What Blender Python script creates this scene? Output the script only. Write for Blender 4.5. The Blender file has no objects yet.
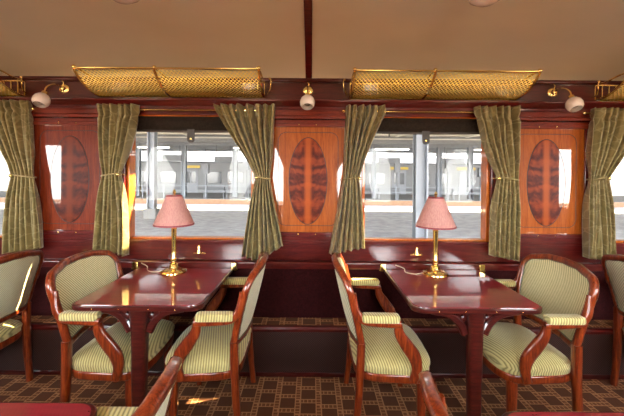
import bpy, math, random
from mathutils import Vector, Matrix
random.seed(7)
PI = math.pi
S = bpy.context.scene
COL = S.collection
F = 335.0; HC = 1.45; CX = 0.03; YH = 175.0
YM = 2.18                      # the opposite side mirrors about Y = 1.09

def P(px, py, Y):
    return Vector((CX + (px - 312) * Y / F, Y, HC - (py - YH) * Y / F))
def PX(px, Y): return CX + (px - 312) * Y / F
def PZ(py, Y): return HC - (py - YH) * Y / F

# ------------------------------------------------------------------ nodes
class NT:
    def __init__(s, name):
        s.m = bpy.data.materials.new(name); s.m.use_nodes = True
        s.t = s.m.node_tree; s.t.nodes.clear()
        s.out = s.t.nodes.new('ShaderNodeOutputMaterial')
    def n(s, typ, **kw):
        d = s.t.nodes.new(typ)
        for k, v in kw.items():
            if k.startswith('i_'):
                d.inputs[k[2:].replace('_', ' ')].default_value = v
            else: setattr(d, k, v)
        return d
    def l(s, a, b): s.t.links.new(a, b)
    def math(s, op, a, b=None, c=None):
        d = s.t.nodes.new('ShaderNodeMath'); d.operation = op
        for i, v in enumerate((a, b, c)):
            if v is None: continue
            if isinstance(v, (int, float)): d.inputs[i].default_value = v
            else: s.l(v, d.inputs[i])
        return d.outputs[0]
    def ramp(s, fac, stops, interp='LINEAR'):
        d = s.t.nodes.new('ShaderNodeValToRGB'); d.color_ramp.interpolation = interp
        e = d.color_ramp.elements
        while len(e) < len(stops): e.new(0.5)
        for q, (p, c) in zip(e, stops): q.position = p; q.color = (*c, 1)
        s.l(fac, d.inputs[0]); return d.outputs[0]
    def mix(s, fac, a, b):
        d = s.t.nodes.new('ShaderNodeMix'); d.data_type = 'RGBA'
        for sock, v in ((d.inputs[0], fac), (d.inputs[6], a), (d.inputs[7], b)):
            if isinstance(v, (int, float)): sock.default_value = v
            elif isinstance(v, tuple): sock.default_value = (*v, 1)
            else: s.l(v, sock)
        return d.outputs[2]
    def coord(s, scale=(1, 1, 1), rot=(0, 0, 0), loc=(0, 0, 0), out='Object'):
        tc = s.n('ShaderNodeTexCoord'); mp = s.n('ShaderNodeMapping')
        mp.inputs['Scale'].default_value = scale; mp.inputs['Rotation'].default_value = rot
        mp.inputs['Location'].default_value = loc
        s.l(tc.outputs[out], mp.inputs[0]); return mp.outputs[0]
    def xyz(s, vec=None):
        d = s.n('ShaderNodeSeparateXYZ')
        s.l(vec if vec is not None else s.n('ShaderNodeTexCoord').outputs['Object'], d.inputs[0])
        return d.outputs
    def noise(s, vec, scale, detail=3, rough=.5, dist=0):
        d = s.n('ShaderNodeTexNoise'); s.l(vec, d.inputs['Vector'])
        d.inputs['Scale'].default_value = scale; d.inputs['Detail'].default_value = detail
        d.inputs['Roughness'].default_value = rough; d.inputs['Distortion'].default_value = dist
        return d.outputs[0]
    def bsdf(s, col, rough=.5, metal=0, coat=0, coat_rough=.03, bump=None, bump_d=.002, **kw):
        b = s.n('ShaderNodeBsdfPrincipled')
        if isinstance(col, tuple): b.inputs['Base Color'].default_value = (*col, 1)
        else: s.l(col, b.inputs['Base Color'])
        if isinstance(rough, (int, float)): b.inputs['Roughness'].default_value = rough
        else: s.l(rough, b.inputs['Roughness'])
        b.inputs['Metallic'].default_value = metal
        b.inputs['Coat Weight'].default_value = coat; b.inputs['Coat Roughness'].default_value = coat_rough
        for k, v in kw.items(): b.inputs[k.replace('_', ' ')].default_value = v
        if bump is not None:
            bn = s.n('ShaderNodeBump'); bn.inputs['Distance'].default_value = bump_d
            bn.inputs['Strength'].default_value = .6
            s.l(bump, bn.inputs['Height']); s.l(bn.outputs[0], b.inputs['Normal'])
        s.l(b.outputs[0], s.out.inputs[0]); return b

def wood(name, dark, mid, light, axis='X', rough=.35, coat=.9, grain=26, cr=.02):
    t = NT(name)
    st = {'X': (1.2, 14, 14), 'Y': (14, 1.2, 14), 'Z': (14, 14, 1.2)}[axis]
    v = t.coord(st)
    a = t.noise(v, grain * .12, 5, .6, 1.2)
    b = t.noise(v, grain, 3, .6, .4)
    f = t.math('MULTIPLY_ADD', b, .35, t.math('MULTIPLY', a, .75))
    c = t.ramp(f, [(.34, dark), (.53, mid), (.72, light)])
    t.bsdf(c, rough, coat=coat, coat_rough=cr, Specular_IOR_Level=.15, Coat_IOR=1.6)
    return t.m

def plain(name, col, rough=.5, metal=0, noise_amt=.12, scale=30, coat=0, **kw):
    t = NT(name)
    v = t.coord()
    n = t.noise(v, scale, 3)
    lo = tuple(c * (1 - noise_amt) for c in col); hi = tuple(min(1, c * (1 + noise_amt)) for c in col)
    t.bsdf(t.ramp(n, [(.3, lo), (.7, hi)]), rough, metal, coat, **kw)
    return t.m

M = {}
MAH_D, MAH_M, MAH_L = (.036, .0027, .0027), (.078, .0050, .0045), (.125, .011, .007)
M['rail'] = wood('mahogany_rail', MAH_D, MAH_M, MAH_L, 'X', coat=1, cr=.12)
M['frieze'] = wood('mahogany_frieze', (.028, .003, .003), (.060, .0055, .005), (.10, .012, .008), 'X', coat=1)
M['upright'] = wood('mahogany_upright', MAH_D, MAH_M, MAH_L, 'Z', coat=1)
M['cap'] = wood('mahogany_cap', (.060, .0055, .003), (.125, .013, .005), (.21, .028, .008), 'X', coat=1)
M['panel'] = wood('honey_mahogany', (.19, .034, .004), (.31, .070, .008), (.43, .115, .014), 'Z', coat=1, cr=.012)
M['chairwood'] = wood('chair_mahogany', (.052, .0055, .003), (.175, .023, .006), (.33, .062, .012), 'Z', rough=.3, coat=1, cr=.06)
M['tablewood'] = wood('table_mahogany', (.022, .003, .003), (.050, .006, .005), (.085, .011, .007), 'X', coat=.8)
M['framewood'] = wood('window_frame_wood', (.36, .065, .006), (.52, .12, .012), (.66, .19, .025), 'Z', coat=.8)
M['groove'] = plain('dark_stringing', (.03, .006, .003), .4)

M['panelshaded'] = wood('shaded_honey_mahogany', (.075, .009, .004), (.15, .020, .006), (.24, .040, .010), 'Z', coat=1, cr=.012)  # panel wood for the left pillar, its weaker light put into the colour
# burl oval, book-matched about its own long axis
t = NT('burl_veneer')
x, y, z = t.xyz()
cmb = t.n('ShaderNodeCombineXYZ')
t.l(t.math('ABSOLUTE', x), cmb.inputs[0]); t.l(z, cmb.inputs[2])
w1 = t.noise(cmb.outputs[0], 16, 5, .6, 2.2)
wv = t.n('ShaderNodeTexWave', wave_type='RINGS'); wv.inputs['Scale'].default_value = 3
wv.inputs['Distortion'].default_value = 12; wv.inputs['Detail'].default_value = 3; wv.inputs['Detail Scale'].default_value = 1.6
t.l(cmb.outputs[0], wv.inputs[0])
f = t.math('ADD', t.math('MULTIPLY', wv.outputs[1], .35), t.math('MULTIPLY', w1, .75))
c = t.ramp(f, [(.30, (.050, .006, .003)), (.52, (.115, .014, .004)), (.8, (.25, .040, .007))])
# pale heart stripe down the middle
band = t.ramp(t.math('ABSOLUTE', x), [(.012, (1, 1, 1)), (.034, (0, 0, 0))])
c = t.mix(t.math('MULTIPLY', band, .75), c, (.42, .085, .012))
t.bsdf(c, .3, coat=1, coat_rough=.008, Specular_IOR_Level=.15)
M['burl'] = t.m

M['burlshaded'] = t.m.copy(); M['burlshaded'].name = 'shaded_burl_veneer'  # burl copy for the same pillar, shade painted into the veneer
for q in M['burlshaded'].node_tree.nodes:
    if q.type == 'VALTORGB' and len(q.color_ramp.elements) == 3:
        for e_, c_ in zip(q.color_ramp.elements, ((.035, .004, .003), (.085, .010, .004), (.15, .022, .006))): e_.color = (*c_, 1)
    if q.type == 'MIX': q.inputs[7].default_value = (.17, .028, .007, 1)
# table top: wine red with fine banding
t = NT('table_veneer')
x, y, z = t.xyz()
s1 = t.math('SINE', t.math('MULTIPLY', t.math('ADD', x, t.math('MULTIPLY', y, .45)), 2 * PI / .012))
n1 = t.noise(t.coord((3, 20, 3)), 3, 4)
f = t.math('MULTIPLY_ADD', s1, .05, n1)
t.bsdf(t.ramp(f, [(.25, (.20, .014, .022)), (.52, (.24, .018, .028)), (.8, (.28, .024, .034))]), .3, coat=1, coat_rough=.004, Coat_IOR=2.8, Specular_IOR_Level=0.1)
M['tabletop'] = t.m

# ribbed upholstery
def rib(name, cream, olive, k=(.25, .85, .80), per=.0135):
    t = NT(name)
    x, y, z = t.xyz()
    s = t.math('ADD', t.math('MULTIPLY', x, k[0]), t.math('ADD', t.math('MULTIPLY', y, k[1]), t.math('MULTIPLY', z, k[2])))
    w = t.math('MULTIPLY_ADD', t.math('SINE', t.math('MULTIPLY', s, 2 * PI / per)), .5, .5)
    n = t.noise(t.coord(), 60, 2)
    f = t.math('MULTIPLY_ADD', n, .25, t.math('MULTIPLY', w, .85))
    t.bsdf(t.ramp(f, [(.12, olive), (.62, cream), (1, tuple(min(1, q * 1.12) for q in cream))]), .8,
           bump=w, bump_d=.002, Sheen_Weight=.25)
    return t.m
M['fabric'] = rib('ribbed_upholstery', (.68, .63, .36), (.27, .26, .10))
M['seatfabric'] = rib('ribbed_seat_upholstery', (.54, .46, .19), (.23, .19, .06), (.95, .22, .1))
M['backfabric'] = rib('plain_back_upholstery', (.64, .62, .42), (.42, .41, .24), (.2, .7, .8))
M['gimp'] = plain('braid_trim', (.13, .12, .07), .6)

# damask curtain
t = NT('olive_damask')
v = t.coord((1, .35, .8))
dn = t.n('ShaderNodeTexNoise'); t.l(v, dn.inputs[0]); dn.inputs['Scale'].default_value = 7
mx = t.n('ShaderNodeVectorMath', operation='MULTIPLY_ADD'); t.l(dn.outputs[1], mx.inputs[0])
mx.inputs[1].default_value = (.12, .12, .12); t.l(v, mx.inputs[2])
vo = t.n('ShaderNodeTexVoronoi', feature='DISTANCE_TO_EDGE'); vo.inputs['Scale'].default_value = 17
t.l(mx.outputs[0], vo.inputs[0])
ln = t.ramp(vo.outputs[0], [(.02, (1, 1, 1)), (.07, (0, 0, 0))])
n2 = t.noise(v, 14, 3)
base = t.ramp(n2, [(.35, (.19, .140, .045)), (.65, (.30, .225, .080))])
c = t.mix(t.math('MULTIPLY', ln, .32), base, (.60, .50, .24))
t.bsdf(c, .5, Sheen_Weight=.5, Sheen_Roughness=.4, Transmission_Weight=0)
pb = [q for q in t.t.nodes if q.type == 'BSDF_PRINCIPLED'][0]
tr = t.n('ShaderNodeBsdfTranslucent'); t.l(c, tr.inputs[0])
ms = t.n('ShaderNodeMixShader'); ms.inputs[0].default_value = .22
t.l(pb.outputs[0], ms.inputs[1]); t.l(tr.outputs[0], ms.inputs[2]); t.l(ms.outputs[0], t.out.inputs[0])
M['curtain'] = t.m

M['brass'] = plain('polished_brass', (.84, .60, .22), .16, 1, .08)
M['brassmesh'] = plain('brass_mesh', (.84, .64, .19), .3, 1, .1)
M['bluepaint'] = plain('pale_paint', (.20, .21, .235), .5)
M['leather'] = plain('dark_leather', (.035, .025, .02), .45)
M['blind'] = plain('dark_blind_cloth', (.022, .015, .011), .9, noise_amt=.25, scale=60, Specular_IOR_Level=.1)
M['cord'] = plain('pale_cord', (.55, .45, .32), .5)

t = NT('pink_pleated_silk')
n = t.noise(t.coord((40, 40, 1)), 4, 2)
c = t.ramp(n, [(.3, (.72, .34, .31)), (.7, (.86, .50, .44))])
b = t.bsdf(c, .65, Sheen_Weight=.3)
tr = t.n('ShaderNodeBsdfTranslucent'); t.l(c, tr.inputs[0])
ms = t.n('ShaderNodeMixShader'); ms.inputs[0].default_value = .45
t.l(b.outputs[0], ms.inputs[1]); t.l(tr.outputs[0], ms.inputs[2]); t.l(ms.outputs[0], t.out.inputs[0])
M['shade'] = t.m
M['shadetrim'] = plain('rose_braid', (.32, .055, .07), .6)

t = NT('frosted_glass')
b = t.bsdf((.72, .62, .54), .25, Subsurface_Weight=.0, coat=.4)
M['frosted'] = t.m
M['bulbdark'] = plain('lamp_socket', (.16, .12, .09), .5)

t = NT('velvet_dado')
n = t.noise(t.coord((1, 1, 1)), 90, 3, .7)
t.bsdf(t.ramp(n, [(.3, (.016, .0018, .0022)), (.7, (.042, .005, .0058))]), .9, Specular_IOR_Level=.15)
M['velvet'] = t.m

t = NT('window_glass')
lw = t.n('ShaderNodeLayerWeight')
fz_ = t.math('MULTIPLY_ADD', t.math('POWER', lw.outputs['Facing'], 5), .9, .011)
g = t.n('ShaderNodeBsdfGlossy'); g.inputs['Roughness'].default_value = 0
tp = t.n('ShaderNodeBsdfTransparent'); tp.inputs[0].default_value = (.97, .98, .98, 1)
ms = t.n('ShaderNodeMixShader')
t.l(fz_, ms.inputs[0]); t.l(tp.outputs[0], ms.inputs[1]); t.l(g.outputs[0], ms.inputs[2])
t.l(ms.outputs[0], t.out.inputs[0])
M['glass'] = t.m

# carpet: brown blocks in a tan lattice
def carpet(name):
    t = NT(name)
    x, y, z = t.xyz()
    PD = .132
    u = t.math('MULTIPLY', t.math('ADD', x, 20), 1 / PD)
    col = t.math('FLOOR', u); fx = t.math('FRACT', u)
    w = t.math('ADD', t.math('MULTIPLY', t.math('ADD', y, 20), 1 / PD), t.math('MULTIPLY', col, .36))
    fy = t.math('FRACT', w)
    def near(a, c, h=.028): return t.math('COMPARE', a, c, h)
    bx = t.math('LESS_THAN', fx, .27); by = t.math('LESS_THAN', fy, .27)
    tick = lambda a: t.math('LESS_THAN', t.math('FRACT', t.math('MULTIPLY', a, 5)), .22)
    L = t.math('MAXIMUM', t.math('MAXIMUM', near(fx, .02), near(fx, .27)), t.math('MAXIMUM', near(fy, .02), near(fy, .27)))
    L = t.math('MAXIMUM', L, t.math('MULTIPLY', bx, tick(fy)))
    L = t.math('MAXIMUM', L, t.math('MULTIPLY', by, tick(fx)))
    n = t.noise(t.coord(), 160, 2, .7)
    band = t.math('MAXIMUM', bx, by)
    base = t.mix(band, (.115, .034, .009), (.20, .066, .018))
    c = t.mix(L, base, (.52, .25, .105))
    c = t.mix(t.math('MULTIPLY', n, .4), c, (.06, .018, .006))
    t.bsdf(c, .95, bump=n, bump_d=.003)
    return t.m
M['carpet'] = carpet('lattice_carpet')

t = NT('perforated_grille')
x, y, z = t.xyz()
a = t.math('SINE', t.math('MULTIPLY', x, 2 * PI / .016)); b_ = t.math('SINE', t.math('MULTIPLY', z, 2 * PI / .016))
f = t.math('MULTIPLY_ADD', t.math('MULTIPLY', a, b_), .5, .5)
t.bsdf(t.ramp(f, [(.35, (.006, .002, .002)), (.6, (.060, .020, .013))]), .5, 0, bump=f)
M['grille'] = t.m

t = NT('cream_ceiling_enamel')
n = t.noise(t.coord((.6, 1.5, 1)), 2.0, 3)
t.bsdf(t.ramp(n, [(.3, (.62, .54, .41)), (.7, (.68, .60, .46))]), .28, coat=.25, coat_rough=.12)
M['ceiling'] = t.m

M['asphalt'] = plain('platform_asphalt', (.36, .36, .38), .9, noise_amt=.2, scale=3)
M['concrete'] = plain('pale_concrete', (.17, .168, .165), .9, noise_amt=.1, scale=2)
M['ballast'] = plain('brown_ballast', (.20, .13, .09), .95, noise_amt=.4, scale=8)
M['canopy'] = plain('canopy_paint', (.37, .365, .36), .7, noise_amt=.06, scale=1)
M['steel'] = plain('painted_steel', (.18, .195, .22), .5, noise_amt=.06, scale=3)
M['darksteel'] = plain('dark_steel', (.08, .085, .095), .5)
M['trainbody'] = plain('train_grey', (.13, .134, .143), .45, noise_amt=.05, scale=1)
M['trainglass'] = plain('dark_train_window', (.03, .035, .045), .15)
M['yellow'] = plain('safety_yellow', (.50, .34, .04), .5)
M['brownface'] = plain('brown_platform_face', (.30, .17, .10), .9, scale=3)
t = NT('tube_light_glow')
e = t.n('ShaderNodeEmission'); e.inputs[0].default_value = (1, .95, .85, 1); e.inputs[1].default_value = 5
t.l(e.outputs[0], t.out.inputs[0]); M['tube'] = t.m

# ------------------------------------------------------------------ mesh builder
class MB:
    def __init__(s): s.v = []; s.f = []
    def add(s, vs, fs):
        o = len(s.v); s.v += [tuple(q) for q in vs]; s.f += [tuple(i + o for i in f) for f in fs]; return s
    def box(s, x0, x1, y0, y1, z0, z1):
        vs = [(x, y, z) for x in (x0, x1) for y in (y0, y1) for z in (z0, z1)]
        return s.add(vs, [(0, 1, 3, 2), (4, 6, 7, 5), (0, 4, 5, 1), (2, 3, 7, 6), (0, 2, 6, 4), (1, 5, 7, 3)])
    def grid(s, fn, nu, nv, closeu=False):
        vs = [fn(i / (nu if closeu else nu - 1), j / (nv - 1)) for j in range(nv) for i in range(nu)]
        fs = []
        for j in range(nv - 1):
            for i in range(nu if closeu else nu - 1):
                k = (i + 1) % nu
                fs.append((j * nu + i, j * nu + k, (j + 1) * nu + k, (j + 1) * nu + i))
        return s.add(vs, fs)
    def lathe(s, prof, n=24, mat=None, cap=True):
        vs = []; fs = []
        for (r, z) in prof:
            for i in range(n):
                a = 2 * PI * i / n; vs.append(Vector((r * math.cos(a), r * math.sin(a), z)))
        for j in range(len(prof) - 1):
            for i in range(n):
                k = (i + 1) % n; fs.append((j * n + i, j * n + k, (j + 1) * n + k, (j + 1) * n + i))
        if cap:
            fs.append(tuple(reversed(range(n)))); fs.append(tuple((len(prof) - 1) * n + i for i in range(n)))
        if mat is not None: vs = [mat @ q for q in vs]
        return s.add(vs, fs)
    def sweep(s, path, w, h=None, closed=False, up=(0, 0, 1), n=10, sq=1.0, cap=True):
        """superelliptic section w x h (numbers or lists) along path; w lies along the side axis, h along up"""
        path = [Vector(p) for p in path]; m = len(path); vs = []; fs = []
        W = w if isinstance(w, (list, tuple)) else [w] * m
        H = h if isinstance(h, (list, tuple)) else [h if h is not None else (w if not isinstance(w, (list, tuple)) else None)] * m
        if H[0] is None: H = W
        up = Vector(up)
        for i, p in enumerate(path):
            a = path[(i - 1) % m] if (closed or i > 0) else p
            b = path[(i + 1) % m] if (closed or i < m - 1) else p
            tg = (b - a).normalized()
            side = tg.cross(up)
            if side.length < 1e-4: side = tg.cross(Vector((1, 0, 0)))
            side.normalize(); u2 = side.cross(tg).normalized()
            for k in range(n):
                an = 2 * PI * (k + .5) / n; c, sn = math.cos(an), math.sin(an)
                c = math.copysign(abs(c) ** sq, c); sn = math.copysign(abs(sn) ** sq, sn)
                vs.append(p + side * (W[i] * .5 * c) + u2 * (H[i] * .5 * sn))
        for j in range(m if closed else m - 1):
            j2 = (j + 1) % m
            for k in range(n):
                k2 = (k + 1) % n; fs.append((j * n + k, j * n + k2, j2 * n + k2, j2 * n + k))
        if cap and not closed:
            fs.append(tuple(reversed(range(n)))); fs.append(tuple((m - 1) * n + k for k in range(n)))
        return s.add(vs, fs)
    def ball(s, c, r, n=10, sx=1, sy=1, sz=1):
        pr = [(r * math.sin(PI * j / n) + 1e-5, -r * math.cos(PI * j / n)) for j in range(n + 1)]
        return s.lathe(pr, n + 2, Matrix.Translation(c) @ Matrix.Diagonal((sx, sy, sz, 1)))
    def build(s, name, mat, parent=None, smooth=True, bevel=0, solid=0, sub=0, seg=2, ang=35):
        me = bpy.data.meshes.new(name); me.from_pydata(s.v, [], s.f); me.validate(); me.update()
        o = bpy.data.objects.new(name, me); COL.objects.link(o)
        me.materials.append(mat)
        if solid:
            md = o.modifiers.new('solid', 'SOLIDIFY'); md.thickness = solid; md.offset = 0
        if bevel:
            md = o.modifiers.new('bevel', 'BEVEL'); md.width = bevel; md.segments = seg; md.limit_method = 'ANGLE'; md.angle_limit = math.radians(40)
        if sub:
            md = o.modifiers.new('sub', 'SUBSURF'); md.levels = sub; md.render_levels = sub
        if smooth:
            for p in me.polygons: p.use_smooth = True
            if not sub:
                try: me.set_sharp_from_angle(angle=math.radians(ang))
                except Exception: pass
        if parent: o.parent = parent
        return o

def cat(pts, n=8):
    """Catmull-Rom through pts"""
    pts = [Vector(p) for p in pts]; q = [pts[0] * 2 - pts[1]] + pts + [pts[-1] * 2 - pts[-2]]
    out = []
    for i in range(1, len(q) - 2):
        a, b, c, d = q[i - 1:i + 3]
        for k in range(n):
            t = k / n
            out.append(.5 * ((2 * b) + (c - a) * t + (2 * a - 5 * b + 4 * c - d) * t * t + (3 * b - a - 3 * c + d) * t ** 3))
    out.append(pts[-1]); return out
def interp(tab, t):
    for (a, *va), (b, *vb) in zip(tab, tab[1:]):
        if t <= b:
            k = max(0, (t - a) / (b - a)); return [p + (q - p) * k for p, q in zip(va, vb)]
    return list(tab[-1][1:])

def thing(name, label, cat_, loc=(0, 0, 0), rz=0, group=None):
    o = bpy.data.objects.new(name, None); COL.objects.link(o); o.empty_display_size = .05
    o.location = loc; o.rotation_euler = (0, 0, rz); o['label'] = label; o['category'] = cat_
    if group: o['group'] = group
    return o
def tag(o, label, cat_, group=None, kind=None):
    o['label'] = label; o['category'] = cat_
    if group: o['group'] = group
    if kind: o['kind'] = kind
    return o
def struct(o, label=None, cat_=None):
    o['kind'] = 'structure'
    if label: o['label'] = label; o['category'] = cat_
    return o
def sempty(name, loc=(0, 0, 0)):
    o = bpy.data.objects.new(name, None); COL.objects.link(o); o.location = loc; o['kind'] = 'structure'; return o
def copy_tree(o, parent=None):
    c = o.copy(); COL.objects.link(c)
    if parent: c.parent = parent
    for ch in list(o.children): copy_tree(ch, c)
    return c
def dup(o, label, loc, rz=0, group=None):
    c = copy_tree(o); c.location = loc; c.rotation_euler = (0, 0, rz); c['label'] = label
    if group: c['group'] = group
    return c

# ------------------------------------------------------------------ shell
BAYS = [-4.475, -2.685, -.895, .895, 2.685, 4.475]
PILL = [-5.37, -3.58, -1.79, 0, 1.79, 3.58, 5.37]
XE = 5.37
HW = .50; Z0, Z1 = .95, 1.93

o = MB().box(-XE, XE, -.37, 2.55, -.06, 0).build('floor', M['carpet'], smooth=False)
struct(o, 'brown and tan lattice patterned carpet floor', 'floor')

def ceil_z(y):
    q = min(1, abs((y - 1.09) / 1.46))
    return 2.157 + .315 * (1 - q ** 2.6) ** (1 / 1.7)
b = MB()
N = 40
ys = [1.09 - 1.46 * math.cos(PI * i / N) for i in range(N + 1)]
for x in (-XE, XE):
    pass
b.grid(lambda u, v: (-XE + 2 * XE * u, ys[round(v * N)], ceil_z(ys[round(v * N)])), 2, N + 1)
ce = b.build('ceiling', M['ceiling'], solid=.03, ang=60)
struct(ce, 'glossy cream enamelled vaulted ceiling', 'ceiling')
# dark batten over the pillar
b = MB()
pts = [(0, ys[i], ceil_z(ys[i]) - .018) for i in range(1, N)]
b.sweep(pts, .05, .02, up=(0, 0, 1), n=8, sq=.5)
struct(b.build('trim_1', M['rail']), 'dark mahogany batten crossing the cream ceiling', 'ceiling batten')

def wall(name, yf):
    b = MB()
    def bx(x0, x1, y0, y1, z0, z1):
        a, c = yf(y0), yf(y1); b.box(x0, x1, min(a, c), max(a, c), z0, z1)
    bx(-XE, XE, 2.55, 2.66, -.06, Z0)
    bx(-XE, XE, 2.55, 2.66, Z1, 2.24)
    for p in PILL:
        bx(max(-XE, p - (.895 - HW)), min(XE, p + .895 - HW), 2.55, 2.66, Z0, Z1)
    return b.build(name, M['upright'], smooth=False)
struct(wall('wall_back', lambda y: y), 'mahogany carriage side wall with windows', 'wall')
struct(wall('wall_front', lambda y: YM - y), 'mahogany carriage wall behind the viewer', 'wall')
for s, nm in ((-1, 'wall_left'), (1, 'wall_right')):
    x0, x1 = sorted((s * XE, s * (XE + .06)))
    struct(MB().box(x0, x1, -.48, 2.66, -.06, 2.5).build(nm, M['upright'], smooth=False))

# frieze and mouldings along the window wall
def strip(name, mat, prof, x0=-XE, x1=XE, bevel=.003, label=None, parent=None):
    """prof: (y, z) outline closed"""
    n = len(prof); b = MB()
    vs = [(x, y, z) for x in (x0, x1) for (y, z) in prof]
    fs = [(i, (i + 1) % n, n + (i + 1) % n, n + i) for i in range(n)] + [tuple(reversed(range(n))), tuple(range(n, 2 * n))]
    b.add(vs, fs)
    o = b.build(name, mat, parent, smooth=True, bevel=bevel)
    return o
def band(z0, z1, y0, y1=2.552): return [(y0, z0), (y0, z1), (y1, z1), (y1, z0)]
fz = sempty('trim_2')
strip('frieze', M['frieze'], band(2.0, 2.168, 2.505), parent=fz)
strip('top_bead', M['frieze'], [(2.475, 2.147), (2.48, 2.167), (2.505, 2.172), (2.505, 2.137), (2.485, 2.137)], parent=fz)
strip('cornice_nose', M['rail'], [(2.455, 1.985), (2.448, 1.995), (2.455, 2.006), (2.475, 2.010), (2.55, 2.010), (2.55, 1.955), (2.485, 1.955), (2.475, 1.972)], parent=fz)
strip('lower_bead', M['rail'], band(1.935, 1.957, 2.49), parent=fz)
struct(fz, 'dark mahogany frieze and cornice under the ceiling', 'frieze')

# dado below: sill boards, velvet, step, heater casing
dd = sempty('trim_3')
strip('sill_board', M['rail'], band(.805, .935, 2.525), parent=dd)
strip('lower_rail', M['rail'], [(2.505, .745), (2.505, .79), (2.515, .80), (2.552, .80), (2.552, .745)], parent=dd)
strip('velvet_panel', M['velvet'], band(.37, .75, 2.54), parent=dd, bevel=0)
struct(dd, 'mahogany sill boards above dark maroon dado', 'dado')
bb = sempty('baseboard_back')
strip('footrest_carpet', M['carpet'], band(.335, .365, 2.43), parent=bb, bevel=.006)
strip('nosing', M['rail'], [(2.40, .33), (2.396, .342), (2.402, .36), (2.432, .362), (2.432, .32), (2.405, .32)], parent=bb)
strip('heater_grille', M['grille'], band(.02, .325, 2.41), parent=bb, bevel=0)
strip('plinth', M['frieze'], band(0, .03, 2.402), parent=bb)
struct(bb, 'low carpeted footrest with perforated heater casing along wall', 'footrest')

# ------------------------------------------------------------------ pillar panels
def pillar(p, label, full=True):
    r = thing('inlaid_panel', label, 'wall panel', (p, 2.549, 0), 0, 'oval inlaid panels on the pillars')
    hw = .285
    b = MB()
    # cap boards
    for z0, z1, y in ((1.895, 1.937, -.052), (1.868, 1.893, -.060), (1.835, 1.862, -.044), (1.808, 1.838, -.056)):
        b.box(-hw - .06, hw + .06, y, 0, z0, z1)
    b.build('cap_moulding', M['cap'], r, bevel=.004)
    b = MB()
    for z0, z1, y in ((.995, 1.022, -.05), (.955, .993, -.036), (.935, .957, -.044)):
        b.box(-hw - .06, hw + .06, y, 0, z0, z1)
    b.build('base_moulding', M['rail'], r, bevel=.004)
    b = MB().box(-hw, hw, -.03, 0, 1.02, 1.81)
    b.build('field', M['panel'], r, smooth=False)
    # side stiles
    for s in (-1, 1):
        x0, x1 = sorted((s * hw, s * (hw + .05)))
        MB().box(x0, x1, -.04, 0, 1.02, 1.81).build('stile', M['upright'], r, bevel=.005)
    # inlaid stringing: rounded rectangle
    pts = []
    cw, c0, c1, rr = .225, 1.07, 1.77, .06
    for cx, cz, a0 in ((cw - rr, c1 - rr, 0), (-cw + rr, c1 - rr, PI / 2), (-cw + rr, c0 + rr, PI), (cw - rr, c0 + rr, 3 * PI / 2)):
        for k in range(7):
            a = a0 + k * PI / 12; pts.append((cx + rr * math.cos(a), -.0305, cz + rr * math.sin(a)))
    MB().sweep(pts, .005, .003, closed=True, up=(0, 1, 0), n=6).build('stringing', M['groove'], r)
    # oval
    zc, rx, rz = 1.405, .143, .325
    n = 48; b = MB()
    vs = [(0, 0, 0)] ; fs = []
    for ring, (sc, yy) in enumerate(((.985, -.0035), (1.0, 0))):
        for k in range(n):
            a = 2 * PI * k / n; vs.append((rx * sc * math.cos(a), yy, rz * sc * math.sin(a)))
    vs[0] = (0, -.0035, 0)
    for k in range(n):
        k2 = (k + 1) % n
        fs += [(0, 1 + k2, 1 + k), (1 + k, 1 + k2, 1 + n + k2, 1 + n + k)]
    b.add(vs, fs); ov = b.build('oval_inlay', M['burl'], r, smooth=False); ov.location = (0, -.0305, zc)
    b = MB(); b.sweep([(rx * math.cos(2 * PI * k / n), 0, rz * math.sin(2 * PI * k / n)) for k in range(n)], .008, .005, closed=True, up=(0, 1, 0), n=6)
    b.build('oval_border', M['groove'], ov)
    for x in (-.07, .06):
        for z, y in ((1.823, -.056), (1.008, -.05)):
            MB().ball((x, y, z), .0045, 6, sy=.5).build('brass_screw', M['brass'], r)
    return r
p0 = pillar(0, 'honey mahogany panel with oval burl between the two main windows')
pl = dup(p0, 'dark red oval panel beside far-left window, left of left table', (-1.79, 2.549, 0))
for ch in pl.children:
    if ch.name.startswith('field'): ch.data = ch.data.copy(); ch.data.materials[0] = M['panelshaded']
    if ch.name.startswith('oval'): ch.data = ch.data.copy(); ch.data.materials[0] = M['burlshaded']
pr = dup(p0, 'oval burl panel right of the right table, behind armchair', (1.79, 2.549, 0))

# ------------------------------------------------------------------ windows
def window(n, xc, yf, lab):
    r = sempty('window_%d' % n)
    flip = yf(1) < yf(0)
    b = MB()
    def bx(B, x0, x1, y0, y1, z0, z1):
        a, c = yf(y0), yf(y1); B.box(x0, x1, min(a, c), max(a, c), z0, z1)
    d = MB()
    for s in (-1, 1):
        x0, x1 = sorted((xc + s * .462, xc + s * .486)); bx(b, x0, x1, 2.545, 2.635, Z0, Z1 - .03)
        x0, x1 = sorted((xc + s * .486, xc + s * .55)); bx(d, x0, x1, 2.522, 2.56, Z0 - .01, Z1)
    bx(d, xc - .505, xc + .505, 2.53, 2.635, Z1 - .035, Z1)
    bx(b, xc - .462, xc + .462, 2.56, 2.635, Z0 + .003, Z0 + .014)
    d.build('frame_moulding', M['rail'], r, bevel=.006)
    b.build('window_frame', M['framewood'], r, bevel=.005)
    b = MB(); bx(b, xc - .55, xc + .55, 2.520, 2.66, Z0 - .02, Z0 + .004)
    b.build('window_sill', M['rail'], r, bevel=.006)
    b = MB(); y = yf(2.605)
    b.box(xc - .47, xc + .47, y - .003, y + .003, Z0, Z1)
    b.build('glass_pane', M['glass'], r, smooth=False)
    struct(r, lab, 'window')
    return r
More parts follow.
